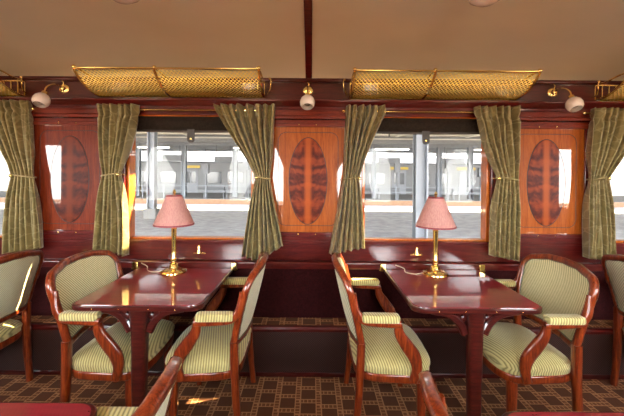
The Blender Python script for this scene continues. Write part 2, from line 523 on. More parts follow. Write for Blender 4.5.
labs = {0: 'glazed window at far left beyond frame', 1: 'window at far left edge with olive curtain', 2: 'station-facing window behind the left table lamp',
        3: 'station-facing window behind the right table lamp', 4: 'window at far right edge behind curtain', 5: 'glazed window at far right beyond frame'}
for i, xc in enumerate(BAYS): window(i + 1, xc, lambda y: y, labs[i])
for i, xc in enumerate(BAYS): window(i + 7, xc, lambda y: YM - y, 'window in the wall opposite, bay %s from left' % ('first second third fourth fifth sixth'.split()[i]))

# roller blinds
def blind(xc, label):
    r = thing('roller_blind', label, 'blind', (xc, 2.56, 0), 0, 'rolled dark blinds at window tops')
    b = MB()
    b.grid(lambda u, v: (-.46 + .92 * u, .012 + .006 * math.sin(v * 9), 1.775 + .15 * v + .008 * (2 * u - 1) ** 2), 24, 8)
    b.build('blind_cloth', M['blind'], r, solid=.006)
    MB().sweep([(-.46 + .92 * k / 12, .008, 1.775 + .008 * (k / 6 - 1) ** 2) for k in range(13)], .016, .02, n=8).build('bottom_lath', M['leather'], r)
    MB().sweep([(-.46, -.005, 1.90), (.46, -.005, 1.90)], .03, .024, n=10).build('beaded_rail', M['brass'] if False else M['framewood'], r)
    pts = [(-.028, 1.79), (.028, 1.79), (.028, 1.715)] + [(.028 * math.cos(a * PI / 8), 1.715 - .028 * math.sin(a * PI / 8)) for a in range(1, 8)] + [(-.028, 1.715)]
    b = MB(); n = len(pts)
    b.add([(x, y, z) for y in (-.012, -.004) for x, z in pts], [(i, (i + 1) % n, n + (i + 1) % n, n + i) for i in range(n)] + [tuple(range(n)), tuple(reversed(range(n, 2 * n)))])
    tb = b.build('pull_tab', M['leather'], r)
    MB().ball((0, -.013, 1.718), .010, 8, sy=.5).build('eyelet', M['brass'], tb)
    return r
bl = blind(BAYS[2], 'dark rolled blind with leather pull tab atop left window')
dup(bl, 'dark rolled blind with leather pull tab atop right window', (BAYS[3], 2.56, 0))
dup(bl, 'dark rolled blind atop window at left edge', (BAYS[1], 2.56, 0))
dup(bl, 'dark rolled blind atop window at right edge', (BAYS[4], 2.56, 0))

# curtain rods
def rod(xc, label):
    r = thing('curtain_rod', label, 'curtain rod', (xc, 2.49, 1.925), 0, 'brass curtain rods')
    MB().sweep([(-.63, 0, 0), (.63, 0, 0)], .012, n=10).build('rod', M['brass'], r)
    for s in (-1, 1):
        MB().ball((s * .635, 0, 0), .014, 8).build('finial', M['brass'], r)
        MB().sweep([(s * .61, 0, 0), (s * .61, .06, 0)], .012, n=8).build('bracket', M['brass'], r)
    return r
r0 = rod(BAYS[2], 'thin brass curtain rod over the left window')
dup(r0, 'thin brass curtain rod over the right window', (BAYS[3], 2.49, 1.925))
dup(r0, 'thin brass curtain rod over window at left edge', (BAYS[1], 2.49, 1.925))
dup(r0, 'thin brass curtain rod over window at right edge', (BAYS[4], 2.49, 1.925))

# ------------------------------------------------------------------ curtains
YC = 2.455
def curtain(tab, tie, inner, bot, label, folds=6, seed=1):
    """tab rows: picture y, left x, right x; tie = (x, y) of the tie-back; inner: +1 window on the right, -1 on the left"""
    rnd = random.Random(seed)
    ph = rnd.random() * 6; wob = [rnd.uniform(-.5, .5) for _ in range(folds + 2)]
    y_top, y_bot = tab[0][0], tab[-1][0]
    xm = PX((tab[0][1] + tab[0][2]) / 2, YC)
    r = thing('curtain', label, 'curtain', (xm, YC, 0), 0, 'olive damask curtains at the windows')
    def fn(u, v):
        if v > .8:
            py = y_top + (y_bot - y_top) * v
        else: py = y_top + (y_bot - y_top) * v
        l_, r_ = interp(tab, py)
        py2 = py + (interp(bot, u)[0] if bot else 0) * max(0, (v - .7) / .3)
        s = u + .018 * math.sin(2 * PI * u * 2 + ph + v * 3)
        s = min(1, max(0, s))
        X = PX(l_ + (r_ - l_) * s, YC)
        wpx = r_ - l_
        k = math.exp(-((py - tie[1]) / 16) ** 2)
        amp = .036 * (1 - .55 * k)
        i = min(folds, int(u * folds)); a2 = wob[i] * (1 - u * folds % 1) + wob[i + 1] * (u * folds % 1)
        dy = amp * math.sin(2 * PI * folds * u + ph + .5 * math.sin(v * 5 + ph)) * (1 + .5 * a2)
        dy += .010 * math.sin(2 * PI * folds * 2.3 * u + v * 4) * (1 - k)
        # pinch under the gathered heading
        hd = math.exp(-((py - (y_top + 11)) / 2.5) ** 2)
        dy *= (1 - .45 * hd)
        dy += -.012 * k
        return (X - xm, dy, PZ(py2, YC))
    b = MB(); b.grid(fn, 90, 70)
    b.build('curtain_cloth', M['curtain'], r, solid=.004, ang=180)
    # tie-back band round the waist
    l_, r_ = interp(tab, tie[1]); xl, xr = PX(l_, YC) - xm, PX(r_, YC) - xm
    zc = PZ(tie[1], YC); pts = []
    for k in range(20):
        a = 2 * PI * k / 20
        pts.append(((xl + xr) / 2 + (abs(xr - xl) / 2 + .008) * math.cos(a), -.004 + .036 * math.sin(a), zc + .012 * math.cos(a) * inner))
    MB().sweep(pts, .006, .011, closed=True, n=8).build('tieback', M['curtain'], r)
    xk = PX(tie[0], YC) - xm
    kb = MB(); kb.sweep([(xk, .06, zc), (xk, -.02, zc)], .010, n=8); kb.ball((xk, -.03, zc), .012, 8)
    kb.build('tieback_hook', M['brass'], r)
    return r
C = {}
C[1] = curtain([(106, 95, 137), (113, 96, 137), (135, 97, 133), (150, 99, 129), (165, 101, 124), (176, 103, 121), (190, 100, 124), (210, 97, 127), (235, 95, 128), (255, 94, 128)],
               (120, 176), 1, [(0, -4), (1, 2)], 'olive curtain on left side of left window, lower edge sunlit', 6, 1)
C[2] = curtain([(105, 214, 275), (112, 216, 275), (120, 221, 274), (140, 233, 273), (160, 246, 272), (178, 256, 270), (190, 253, 272), (210, 249, 276), (230, 246, 280), (252, 243, 284)],
               (257, 178), -1, [(0, 4), (.4, 10), (1, -7)], 'wide olive curtain on right side of left window, by the middle panel', 7, 2)
C[3] = curtain([(105, 345, 386), (112, 345, 386), (120, 345, 382), (140, 344, 373), (160, 344, 365), (178, 343, 359), (190, 341, 361), (210, 338, 363), (230, 334, 365), (254, 330, 367)],
               (359, 178), 1, [(0, 0), (1, -7)], 'olive curtain on left side of right window, by the middle panel', 6, 3)
C[4] = curtain([(105, 474, 519), (112, 475, 519), (120, 478, 519), (140, 483, 518), (160, 490, 518), (177, 497, 517), (190, 495, 518), (210, 492, 519), (257, 491, 519)],
               (497, 177), -1, [(0, -3), (1, 2)], 'olive curtain on right side of right window, behind armchair', 6, 4)
C[0] = curtain([(103, -18, 29), (120, -12, 30), (145, 2, 31), (165, 11, 33), (178, 14, 35), (200, 11, 38), (225, 9, 41), (252, 8, 43)],
               (14, 178), -1, [(0, 3), (1, -2)], 'olive curtain at left edge beside the shade-darkened panel', 6, 5)
C[5] = curtain([(106, 591, 640), (120, 590, 636), (130, 589, 632), (150, 588, 622), (176, 588, 606), (200, 586, 609), (230, 585, 612), (257, 584, 613)],
               (606, 176), 1, [(0, -2), (1, 2)], 'olive curtain at right edge beside window', 6, 6)
# their counterparts on the opposite side (seen only mirrored in varnish and glass)
ords = {0: 'fifth', 1: 'fourth', 2: 'third', 3: 'second', 4: 'first', 5: 'last'}
for k, c in list(C.items()):
    l = c.location
    dup(c, 'olive curtain on opposite wall, %s reflected one' % ords[k], (-l.x, YM - l.y, 0), PI)

# ------------------------------------------------------------------ luggage racks
def rack(xc, label):
    r = thing('luggage_rack', label, 'luggage rack', (xc, 2.505, 1.988), 0, 'brass mesh luggage racks under the ceiling')
    W = .615
    prof = cat([(-.275, .160), (-.235, .125), (-.17, .083), (-.09, .052), (0, .042)], 4)
    prof = [Vector((a.x, a.y, 0)) for a in [Vector((p[0], p[1], 0)) for p in prof]]
    L = [0]
    for a, b_ in zip(prof, prof[1:]): L.append(L[-1] + (b_ - a).length)
    def at(t):
        d = t * L[-1]
        for i in range(len(L) - 1):
            if d <= L[i + 1] + 1e-9:
                k = (d - L[i]) / (L[i + 1] - L[i]); q = prof[i].lerp(prof[i + 1], k); return q
        return prof[-1]
    # diamond lattice of brass
    nx, ny = 92, 20
    b = MB(); vid = {}
    def vv(i, j):
        if (i, j) not in vid:
            q = at(j / ny); vid[(i, j)] = len(b.v); b.v.append((-W + 2 * W * i / nx, q.x, q.y))
        return vid[(i, j)]
    for j in range(0, ny - 1):
        for i in range(0, nx - 1):
            if (i + j) % 2 == 0: b.f.append((vv(i + 1, j), vv(i + 2, j + 1), vv(i + 1, j + 2), vv(i, j + 1)))
    o = b.build('mesh_basket', M['brassmesh'], r, smooth=False)
    wf = o.modifiers.new('wire', 'WIREFRAME'); wf.thickness = .0063; wf.use_even_offset = False
    # rails and end irons
    b = MB()
    b.sweep([(-W, -.277, .163), (W, -.277, .163)], .016, n=10)
    b.build('front_rail', M['brass'], r)
    b = MB(); b.sweep([(-W, -.004, .040), (W, -.004, .040)], .014, n=8); b.build('back_rail', M['brass'], r)
    for i, x in enumerate((-W, -.08, W)):
        b = MB()
        pts = [(x, at(k / 14).x - (.004), at(k / 14).y - .006) for k in range(15)]
        b.sweep(pts, .018, .012, n=8, sq=.7)
        b.sweep(cat([(x, -.277, .163), (x, -.20, .168), (x, -.09, .150), (x, 0, .155)], 5), .012, n=8)
        b.ball((x, -.277, .170), .014, 8)
        b.build('bracket', M['brass'], r)
    # little spindles at the wall side
    b = MB()
    b.sweep([(-W, -.004, .15), (W, -.004, .15)], .010, n=8)
    for k in range(25):
        x = -W + 2 * W * k / 24; b.sweep([(x, -.004, .04), (x, -.004, .15)], .008, n=6)
    b.build('back_spindles', M['brass'], r)
    # coat hooks at both ends
    for s in (-1, 1):
        b = MB(); x = s * (W + .02)
        b.sweep(cat([(x, 0, .06), (x + s * .015, -.05, .06), (x + s * .035, -.09, .09), (x + s * .04, -.10, .135), (x + s * .032, -.095, .15)], 5), .009, n=8)
        b.ball((x + s * .032, -.095, .152), .009, 8)
        b.build('coat_hook', M['brass'], r)
    return r
rk = rack(-.945, 'brass mesh luggage rack above the left window')
dup(rk, 'brass mesh luggage rack above the right window', (.925, 2.505, 1.985))
dup(rk, 'brass luggage rack end showing at left edge', (-2.735, 2.505, 1.985))
dup(rk, 'brass luggage rack end showing at right edge', (2.755, 2.505, 1.985))

# ------------------------------------------------------------------ wall sconces
def sconce(x, label):
    r = thing('wall_lamp', label, 'wall lamp', (x, 2.505, 2.078), 0, 'wall lamps with frosted glass shades')
    b = MB(); b.lathe([(.038, 0), (.038, .006), (.030, .014), (.020, .016), (.016, .03), (.004, .036)], 20, Matrix.Rotation(PI / 2, 4, 'X'))
    b.build('rosette', M['brass'], r)
    b = MB(); b.sweep(cat([(0, -.02, 0), (0, -.06, .01), (0, -.12, 0), (0, -.172, -.035), (0, -.19, -.085)], 5), .014, n=8)
    b.sweep(cat([(0, -.015, .02), (.006, -.02, .045), (-.004, -.02, .058)], 4), .010, n=6)
    b.build('arm', M['brass'], r)
    mt = Matrix.Translation((0, -.19, -.085)) @ Matrix.Rotation(math.radians(-28), 4, 'X') @ Matrix.Scale(.84, 4)
    b = MB(); b.lathe([(.010, .03), (.024, .02), (.026, -.012), (.018, -.016)], 16, mt); b.build('holder', M['brass'], r)
    prof = [(.020, -.002), (.040, -.014), (.056, -.036), (.062, -.062), (.058, -.088), (.046, -.106), (.042, -.108), (.052, -.088), (.056, -.062), (.050, -.038), (.034, -.020), (.018, -.012)]
    b = MB(); b.lathe(prof, 28, mt, cap=False); sh = b.build('lamp_shade', M['frosted'], r, ang=80)
    b = MB(); b.lathe([(.012, -.012), (.016, -.03), (.030, -.055), (.026, -.08), (.004, -.088)], 16, mt); b.build('bulb', M['bulbdark'], r)
    return r
s0 = sconce(-.005, 'frosted glass wall lamp above the middle panel')
dup(s0, 'frosted wall lamp at upper left beside left-edge luggage rack', (-1.825, 2.505, 2.078))
dup(s0, 'frosted wall lamp at upper right beside right-edge luggage rack', (1.82, 2.505, 2.078))

# ceiling lights: only the undersides dip into view
def ceil_lamp(x, y, label):
    z = ceil_z(y) - .015
    r = thing('ceiling_lamp', label, 'ceiling lamp', (x, y, z), 0, 'ceiling lamps')
    MB().lathe([(.09, 0), (.09, -.02), (.07, -.035), (.02, -.045), (.015, -.09)], 24).build('canopy_plate', M['brass'], r)
    MB().lathe([(.06, -.075), (.085, -.085), (.09, -.11), (.075, -.145), (.04, -.168), (.004, -.175)], 24).build('bowl', M['frosted'], r)
    return r
cl = ceil_lamp(-.885, 1.60, 'ceiling lamp dipping into the top edge, left')
dup(cl, 'ceiling lamp dipping into the top edge, right', (.855, 1.60, ceil_z(1.6) - .015))

M['fillbowl'] = bpy.data.materials.new('added_fill_bowl'); M['fillbowl'].use_nodes = True
q_ = M['fillbowl'].node_tree.nodes['Principled BSDF']; q_.inputs['Emission Color'].default_value = (1, .86, .68, 1); q_.inputs['Emission Strength'].default_value = 26
for x in (-2.67, 2.67): dup(cl, 'ceiling lamp beyond the %s edge of the view' % ('left' if x < 0 else 'right'), (x, 1.60, ceil_z(1.6) - .015))
for x, w_ in ((-2.67, 'far left'), (-.885, 'left'), (.855, 'right'), (2.67, 'far right')): 
    lc = dup(cl, 'added fill lamp overhead towards viewer, %s' % w_, (x, .45, ceil_z(.45) - .015))  # unseen row of glowing bowls, added to brighten the interior
    for ch in lc.children:
        if ch.name.startswith('bowl'): ch.data = ch.data.copy(); ch.data.materials[0] = M['fillbowl']
# ------------------------------------------------------------------ tables
def table(xc, y0, y1, leg_y, label, hw=.355):
    """y0 open end, y1 wall end"""
    dirn = 1 if y1 > y0 else -1
    r = thing('dining_table', label, 'table', (xc, y0, 0), 0, 'mahogany dining tables')
    dp = abs(y1 - y0); R = .065
    out = [(-hw, dp)]
    for k in range(9):
        a = PI + k * PI / 16; out.append((-hw + R + R * math.cos(a), R + R * math.sin(a)))
    for k in range(9):
        a = 1.5 * PI + k * PI / 16; out.append((hw - R + R * math.cos(a), R + R * math.sin(a)))
    out.append((hw, dp))
    out = [(x, y * dirn) for x, y in out]; n = len(out)
    def slab(ins, z0, z1):
        b = MB()
        def sh(x, y):
            return (x * (hw - ins) / hw, y + ins * dirn * (1 - 2 * (abs(y) / dp)) )
        vs = [(*sh(x, y), z) for z in (z0, z1) for x, y in out]
        b.add(vs, [(i, (i + 1) % n, n + (i + 1) % n, n + i) for i in range(n)] + [tuple(reversed(range(n))), tuple(range(n, 2 * n))])
        return b
    tp = slab(.012, .742, .750).build('tabletop', M['tabletop'], r, smooth=False)
    slab(0, .720, .747).build('edge_band', M['tablewood'], r, bevel=.005)
    ly = (leg_y - y0)
    b = MB()
    b.sweep([(0, ly, 0), (0, ly, .05), (0, ly, .06), (0, ly, .45), (0, ly, .60), (0, ly, .72)], [.085, .085, .066, .078, .084, .10], [.075, .075, .06, .07, .075, .085], up=(0, 1, 0), n=16, sq=.55)
    b.build('leg', M['tablewood'], r)
    for s in (-1, 1):
        b = MB()
        b.sweep(cat([(s * .05, ly, .585), (s * .085, ly, .645), (s * .15, ly, .69), (s * .24, ly, .705)], 6), .035, [.05 - .0012 * k for k in range(19)], up=(0, 0, 1), n=8, sq=.6)
        c = Vector((s * .068, ly, .685))
        b.sweep([c + Vector((.022 * math.cos(2 * PI * k / 16), 0, .022 * math.sin(2 * PI * k / 16))) for k in range(16)], .03, .014, closed=True, up=(0, 1, 0), n=8)
        b.build('bracket', M['tablewood'], r)
    # bearer rail beneath
    b = MB(); yb0, yb1 = sorted((.06 * dirn, (dp - .04) * dirn)); b.box(-.03, .03, yb0, yb1, .685, .721); b.build('bearer', M['tablewood'], r, bevel=.004)
    for s in (-1, 1):
        b = MB(); yy = (dp - .012) * dirn; a, c = sorted((yy - .012 * dirn, yy + .012 * dirn))
        x = s * (hw + .012)
        b.box(x - .020, x + .020, a, c, .738, .795); b.box(x - .028, x + .028, a + .004, c, .742, .752)
        b.build('hinge', M['brass'], r, bevel=.003)
    for x in (-.22, -.08, .08, .22): MB().ball((x, .0, .732), .0035, 6).build('brass_stud', M['brass'], r)
    return r
table(-.91, 1.77, 2.503, 1.845, 'polished wine-red table by left window, left lamp on it')
table(.93, 1.77, 2.503, 1.845, 'polished wine-red table by right window, right lamp on it')
table(-.95, 1.03, -.30, .955, 'near table corner at bottom left edge of the aisle')
table(.93, 1.008, -.30, .94, 'near table corner at bottom right edge of the aisle')
table(-2.72, 1.03, -.30, .955, 'opposite-side table at far left beyond frame')
table(2.72, 1.03, -.30, .955, 'opposite-side table at far right beyond frame')

# little brass fittings on the sill boards
def fitting(x, label):
    r = thing('sill_latch', label, 'latch', (x, 2.525, .86), 0, 'brass sill latches')
    MB().box(-.045, .045, -.006, .002, -.012, 0).build('back_plate', M['brass'], r, bevel=.002)
    MB().lathe([(.020, 0), (.018, .012), (.010, .03), (.012, .045), (.006, .058)], 14, Matrix.Translation((0, -.014, 0))).build('knob', M['brass'], r)
    return r
f0 = fitting(PX(200, 2.52), 'small brass latch under the left window sill')
dup(f0, 'small brass latch under the right window sill', (PX(417, 2.52), 2.525, .86))

# ------------------------------------------------------------------ table lamps
def lamp(x, y, label, cord_dx):
    r = thing('table_lamp', label, 'table lamp', (x, y, .75), 0, 'pink shaded brass table lamps')
    MB().lathe([(.084, 0), (.088, .005), (.086, .012), (.078, .018), (.072, .019), (.068, .025), (.050, .031), (.034, .035), (.030, .045), (.026, .060), (.020, .066)], 32).build('base', M['brass'], r)
    MB().lathe([(.014, .06), (.021, .070), (.021, .085), (.016, .092), (.020, .100), (.017, .108), (.016, .20), (.0185, .30), (.020, .312), (.013, .322), (.009, .34), (.009, .50)], 20).build('stem', M['brass'], r)
    # socket and finial
    MB().lathe([(.016, .40), (.018, .43), (.012, .47), (.004, .545)], 14).build('socket', M['brass'], r)
    MB().lathe([(.006, .535), (.012, .545), (.005, .552), (.011, .565), (.012, .575), (.003, .590)], 14).build('finial', M['brass'], r)
    n = 84; b = MB()
    def fn(u, v):
        rr = .052 + (.135 - .052) * v; rr *= 1 + (.025 if round(u * n) % 2 else -.025)
        a = 2 * PI * u; return (rr * math.cos(a), rr * math.sin(a), .545 - .205 * v)
    b.grid(fn, n, 6, closeu=True); sh = b.build('lamp_shade', M['shade'], r, ang=180)
    b = MB()
    b.lathe([(.1372, .338), (.1378, .349), (.1335, .349), (.1335, .338), (.1372, .338)], 48, cap=False); b.build('shade_trim', M['shadetrim'], sh); b = MB()
    b.lathe([(.0545, .541), (.0545, .549), (.049, .549), (.049, .541), (.0545, .541)], 36, cap=False)
    b.build('shade_trim', M['shadetrim'], sh)
    b = MB()
    for k in range(3):
        a = 2 * PI * k / 3; b.sweep([(0, 0, .543), (.05 * math.cos(a), .05 * math.sin(a), .543)], .004, n=6)
    b.build('shade_spider', M['brass'], sh)
    if cord_dx:
        b = MB(); b.sweep(cat([(-.07, .02, .008), (-.14, -.005, .004), (-.20, .03, .006), (cord_dx * .8, .045, .03), (cord_dx, .072, .045)], 6), .007, n=6)
        b.build('cord', M['cord'], r)
    return r
l1 = lamp(PX(174.5, 2.38), 2.38, 'pink-shaded brass lamp on the left table', -.265)
l2 = dup(l1, 'pink-shaded brass lamp on the right table', (PX(436, 2.38), 2.38, .75))
lb = lamp(-.93, -.20, 'lamp on near left table, seen only mirrored in glass', 0)
dup(lb, 'lamp on near right table, seen only mirrored in glass', (.90, -.20, .75))
dup(lb, 'lamp mirrored in window, farthest left', (-2.68, -.20, .75))
dup(lb, 'lamp mirrored in window, farthest right', (2.68, -.20, .75))

# ------------------------------------------------------------------ armchairs
def chair(label, loc, rz, group='mahogany armchairs'):
    r = thing('armchair', label, 'armchair', loc, rz, group)
    W = M['chairwood']
    def Bk(u, v):
        zt = .928 - .058 * abs(u) ** 2.6
        z = .520 + v * (zt - .520)
        k = (z - .52) / .40
        return Vector((-.200 - .075 * k - .02 * k * k + .045 * u * u, u * (.262 + .044 * k), z))
    # rounded-rectangle loop in (u, v)
    loop = []
    ru, rv = .20, .17
    for cu, cv, a0, q in ((1 - ru, 1 - rv, 0, 1), (-1 + ru, 1 - rv, PI / 2, 1), (-1 + ru * .5, rv * .5, PI, .5), (1 - ru * .5, rv * .5, 1.5 * PI, .5)):
        nn = 9
        for k in range(nn):
            a = a0 + k * PI / 2 / (nn - 1); loop.append((cu + ru * q * math.cos(a), cv + rv * q * math.sin(a)))
    # resample evenly
    dense = []
    for (a, b_), (c, d) in zip(loop, loop[1:] + loop[:1]):
        for k in range(4): dense.append((a + (c - a) * k / 4, b_ + (d - b_) * k / 4))
    loop = dense
    pts = [Bk(u, v) for u, v in loop]
    nrm = Vector((1, 0, .22)).normalized()
    MB().sweep(pts, [.040 if v > .8 else .035 for u, v in loop], .038, closed=True, up=nrm, n=10, sq=.6).build('back_frame', W, r, ang=60)
    def pad(sgn, bulge, s0):
        b = MB(); R = 12; n = len(loop); vs = []; fs = []
        for j in range(R + 1):
            s = j / R * s0
            for (u, v) in loop:
                uu, vv = u * s, .5 + (v - .5) * s
                q = Bk(uu, vv) + nrm * sgn * (.006 + bulge * (1 - (j / R) ** 3)); vs.append(q)
        for j in range(R):
            for i in range(n):
                k = (i + 1) % n; f = (j * n + i, j * n + k, (j + 1) * n + k, (j + 1) * n + i)
                fs.append(f if sgn < 0 else tuple(reversed(f)))
        return b.add(vs, fs)
    pad(1, .022, .965).build('back_cushion', M['fabric'], r, ang=180)
    pad(-1, .012, .965).build('back_panel', M['backfabric'], r, ang=180)
    # studded braid round both faces
    b = MB()
    for sgn in (1, -1):
        ring = [Bk(u * .93, .5 + (v - .5) * .91) + nrm * sgn * .012 for u, v in loop]
        rs = []
        for a, c in zip(ring, ring[1:] + ring[:1]): rs += [a, a.lerp(c, .5)]
        b.sweep(rs, [.0085 if i % 2 else .004 for i in range(len(rs))], None, closed=True, up=nrm, n=5)
    b.build('braid', M['gimp'], r)
    # seat rail, seat
    def plan(t, ins=0):
        # rounded trapezoid, t in 0..1
        a = 2 * PI * t; c, s = math.cos(a), math.sin(a)
        c = math.copysign(abs(c) ** .42, c); s = math.copysign(abs(s) ** .42, s)
        x = .02 + (.215 - ins) * c; wd = .262 - ins + .028 * (c + 1) / 2
        return x + (.02 * (1 - s * s) if c > 0 else 0), wd * s
    n = 64
    pr = [plan(k / n, .018) for k in range(n)]
    MB().sweep([(x, y, .349) for x, y in pr], .036, .050, closed=True, n=10, sq=.5).build('seat_rail', W, r, ang=60)
    b = MB(); prof = [(.0, .372), (.0, .385), (-.006, .405), (.004, .422), (.03, .440), (.08, .458), (.14, .468), (.20, .472)]
    vs = []; fs = []
    for ins, z in prof:
        for k in range(n):
            x, y = plan(k / n, min(ins + .006, .2)); vs.append((x, y, z))
    for j in range(len(prof) - 1):
        for k in range(n):
            k2 = (k + 1) % n; fs.append((j * n + k, j * n + k2, (j + 1) * n + k2, (j + 1) * n + k))
    fs.append(tuple((len(prof) - 1) * n + k for k in range(n)))
    b.add(vs, fs); b.build('seat', M['seatfabric'], r, ang=180)
    for s in (-1, 1):
        # arm: sweeps from the back corner forward, then the S support down to the rail
        arm = cat([(-.215, s * .288, .815), (-.203, s * .293, .758), (-.183, s * .299, .706), (-.140, s * .302, .674), (-.05, s * .302, .664), (.045, s * .302, .660)], 6)
        na = len(arm)
        MB().sweep(arm, [.026 + .012 * min(1, k / 8) for k in range(na)], [.050 - .012 * k / na for k in range(na)], n=10, sq=.6).build('arm', W, r, ang=60)
        sup = cat([(.030, s * .302, .655), (.040, s * .301, .605), (.078, s * .297, .545), (.122, s * .292, .480), (.135, s * .288, .415), (.118, s * .284, .345)], 6)
        ns = len(sup)
        MB().sweep(sup, [.030 + .006 * math.sin(PI * k / ns) for k in range(ns)], [.046 + .026 * math.sin(PI * k / (ns - 1)) ** 2 for k in range(ns)], up=(1, 0, .4), n=10, sq=.6).build('arm_support', W, r, ang=60)
        b = MB()
        def padf(u, v):
            a = 2 * PI * u; e = (1 - abs(2 * v - 1) ** 14) ** .5
            e = max(e, .03)
            c = math.copysign(abs(math.cos(a)) ** .42, math.cos(a)); q = math.copysign(abs(math.sin(a)) ** .5, math.sin(a))
            return (-.168 + .210 * v, s * .302 + .031 * c * e, .6915 + .0215 * q * e)
        b.grid(padf, 24, 25, closeu=True); b.build('arm_pad', M['seatfabric'], r, ang=70)
        # legs
        MB().sweep([(.175, s * .238, .335), (.175, s * .238, .27), (.175, s * .238, .03), (.175, s * .238, 0)], [.052, .05, .036, .036], n=8, sq=.4, up=(1, 0, 0)).build('leg', W, r, ang=50)
        MB().sweep(cat([(-.160, s * .266, .54), (-.165, s * .260, .36), (-.175, s * .258, .18), (-.195, s * .258, 0)], 4), [.044] * 5 + [.042] * 4 + [.038] * 4, n=8, sq=.45, up=(1, 0, 0)).build('leg', W, r, ang=50)
    return r
A = chair('cream ribbed armchair at left side of the left table', (-1.135, 2.085, 0), 0)
dup(A, 'armchair at right side of left table, its back to the middle panel', (-.555, 2.085, 0), PI + .03)
dup(A, 'armchair at left side of right table, its back to the middle panel', (.470, 2.085, 0), -.02)
dup(A, 'cream ribbed armchair at right side of the right table', (1.315, 2.085, 0), PI)
dup(A, 'armchair cut by the left edge, pale back towards viewer', (-2.125, 2.085, 0), PI)
dup(A, 'armchair cut by the right edge, pale back towards viewer', (2.345, 2.085, 0), 0)
dup(A, 'near armchair top rail at the bottom, left of the aisle centre', (-.625, .735, 0), PI)
dup(A, 'near armchair top rail at the bottom, right of the aisle centre', (.605, .67, 0), 0)

# ------------------------------------------------------------------ the station outside
def sbox(name, mat, x0, x1, y0, y1, z0, z1, label=None, c=None):
    o = MB().box(x0, x1, y0, y1, z0, z1).build(name, mat, smooth=False); struct(o, label, c); return o
sbox('ground_platform', M['asphalt'], -45, 45, 2.95, 20.5, -1.3, -.4, 'grey platform surface outside the windows', 'platform')
sbox('ground_track_bed', M['ballast'], -60, 60, -30, 60, -1.5, -1.3, 'track bed', 'ground')
pf = sempty('ground_far_platform')
MB().box(-60, 60, 25, 36, -1.3, -.42).build('platform_face', M['brownface'], pf, smooth=False)
MB().box(-60, 60, 25.05, 36, -.42, -.40).build('platform_surface', M['concrete'], pf, smooth=False)
struct(pf, 'far station platform with brown face', 'platform')
o = MB()
for k in range(2): o.box(-60, 60, 21.9 + k * 1.5, 22.0 + k * 1.5, -1.3, -1.12)
tag(o.build('railway_track', M['darksteel'], smooth=False), 'railway track between the two platforms', 'track')

cn = thing('platform_canopy', 'pale flat canopy over the near platform seen atop windows', 'canopy', (0, 0, 3.6))
cb = MB().box(-45, 45, 3.53, 18.7, 0, .2).box(-45, 45, 2.2, 3.24, 0, .2)      # unseen inner strip added, slot gaps placed to shape the sun patches
for a_, b_ in ((-45, 1.4), (2.35, 3.55), (4.45, 45)): cb.box(a_, b_, 3.24, 3.53, 0, .2)
cb.build('roof_slab', M['canopy'], cn, smooth=False)
for k in range(-6, 7):
    MB().box(k * 3.6 + .72, k * 3.6 + .88, 4.2, 18.6, -.16, .0).build('rib', M['canopy'], cn, smooth=False)
for y in (9.5, 13.8, 18.0):
    MB().box(-45, 45, y - .1, y + .1, -.2, .0).build('beam', M['canopy'], cn, smooth=False)
cf = thing('platform_canopy', 'far station canopy over the opposite platform', 'canopy', (0, 0, 4.15))
MB().box(-60, 60, 20.6, 36, 0, .3).build('roof_slab', M['canopy'], cf, smooth=False)
for y in (20.8, 24.4, 27.5, 31, 34.5):
    MB().box(-60, 60, y - .12, y + .12, -.35, 0).build('beam', M['steel'], cf, smooth=False)

def column(px, Y, w, label, z0=-.4, z1=3.45, plinth=True):
    r = thing('platform_column', label, 'column', (PX(px, Y), Y, z0), 0, 'station columns')
    h = z1 - z0
    b = MB(); b.box(-w / 2, w / 2, -w * .12, w * .12, 0, h); b.box(-w / 2, -w / 2 + .05, -w / 2, w / 2, 0, h); b.box(w / 2 - .05, w / 2, -w / 2, w / 2, 0, h)
    b.build('shaft', M['steel'], r, smooth=False)
    if plinth: MB().box(-w * .85, w * .85, -w * .7, w * .7, 0, .42).build('plinth', M['concrete'], r, bevel=.03)
    return r
column(420.5, 9.5, .34, 'thick grey steel column seen through right window', plinth=False)
column(152, 13.8, .30, 'grey steel column on plinth seen through left window')
for px, lb_ in ((184, 'far pale column near middle of left window'), (235, 'far pale column at right part of left window'), (374, 'far pale column at left part of right window'), (439, 'far pale column just right of the right lamp'), (470, 'far pale column at right part of right window'), (138, 'far pale column at left part of left window')):
    column(px, 27.5, .36, lb_, z1=4.0, plinth=False)

# parked train beyond
def train(x0, x1, Y, label):
    r = thing('train', label, 'train', ((x0 + x1) / 2, Y, -1.0), 0, 'parked grey trains')
    L = x1 - x0
    MB().box(-L / 2, L / 2, 0, 2.8, .1, 3.7).build('body', M['trainbody'], r, bevel=.15)
    MB().box(-L / 2, L / 2, -.02, .02, .95, 1.15).build('stripe', M['darksteel'], r, smooth=False)
    n = int(L / 2.2)
    for k in range(n):
        x = -L / 2 + 1.3 + k * 2.2
        if k % 3 == 1:
            d = MB().box(x - .7, x + .7, -.03, .02, .5, 3.0).build('door', M['bluepaint'], r, bevel=.01)
            MB().box(x - .5, x - .08, -.05, .0, 1.6, 2.7).box(x + .08, x + .5, -.05, 0, 1.6, 2.7).build('door_window', M['trainglass'], d, smooth=False)
            MB().box(x - .9, x + .9, -.05, 0, 3.05, 3.3).build('yellow_header', M['yellow'], r, smooth=False)
        else:
            MB().box(x - .8, x + .8, -.03, .02, 1.55, 2.7).build('train_window', M['trainglass'], r, bevel=.02)
    return r
train(-22, -4.5, 33, 'grey train with dark windows seen through left window')
train(-1.5, 22, 33, 'grey train with yellow door headers seen through right window')
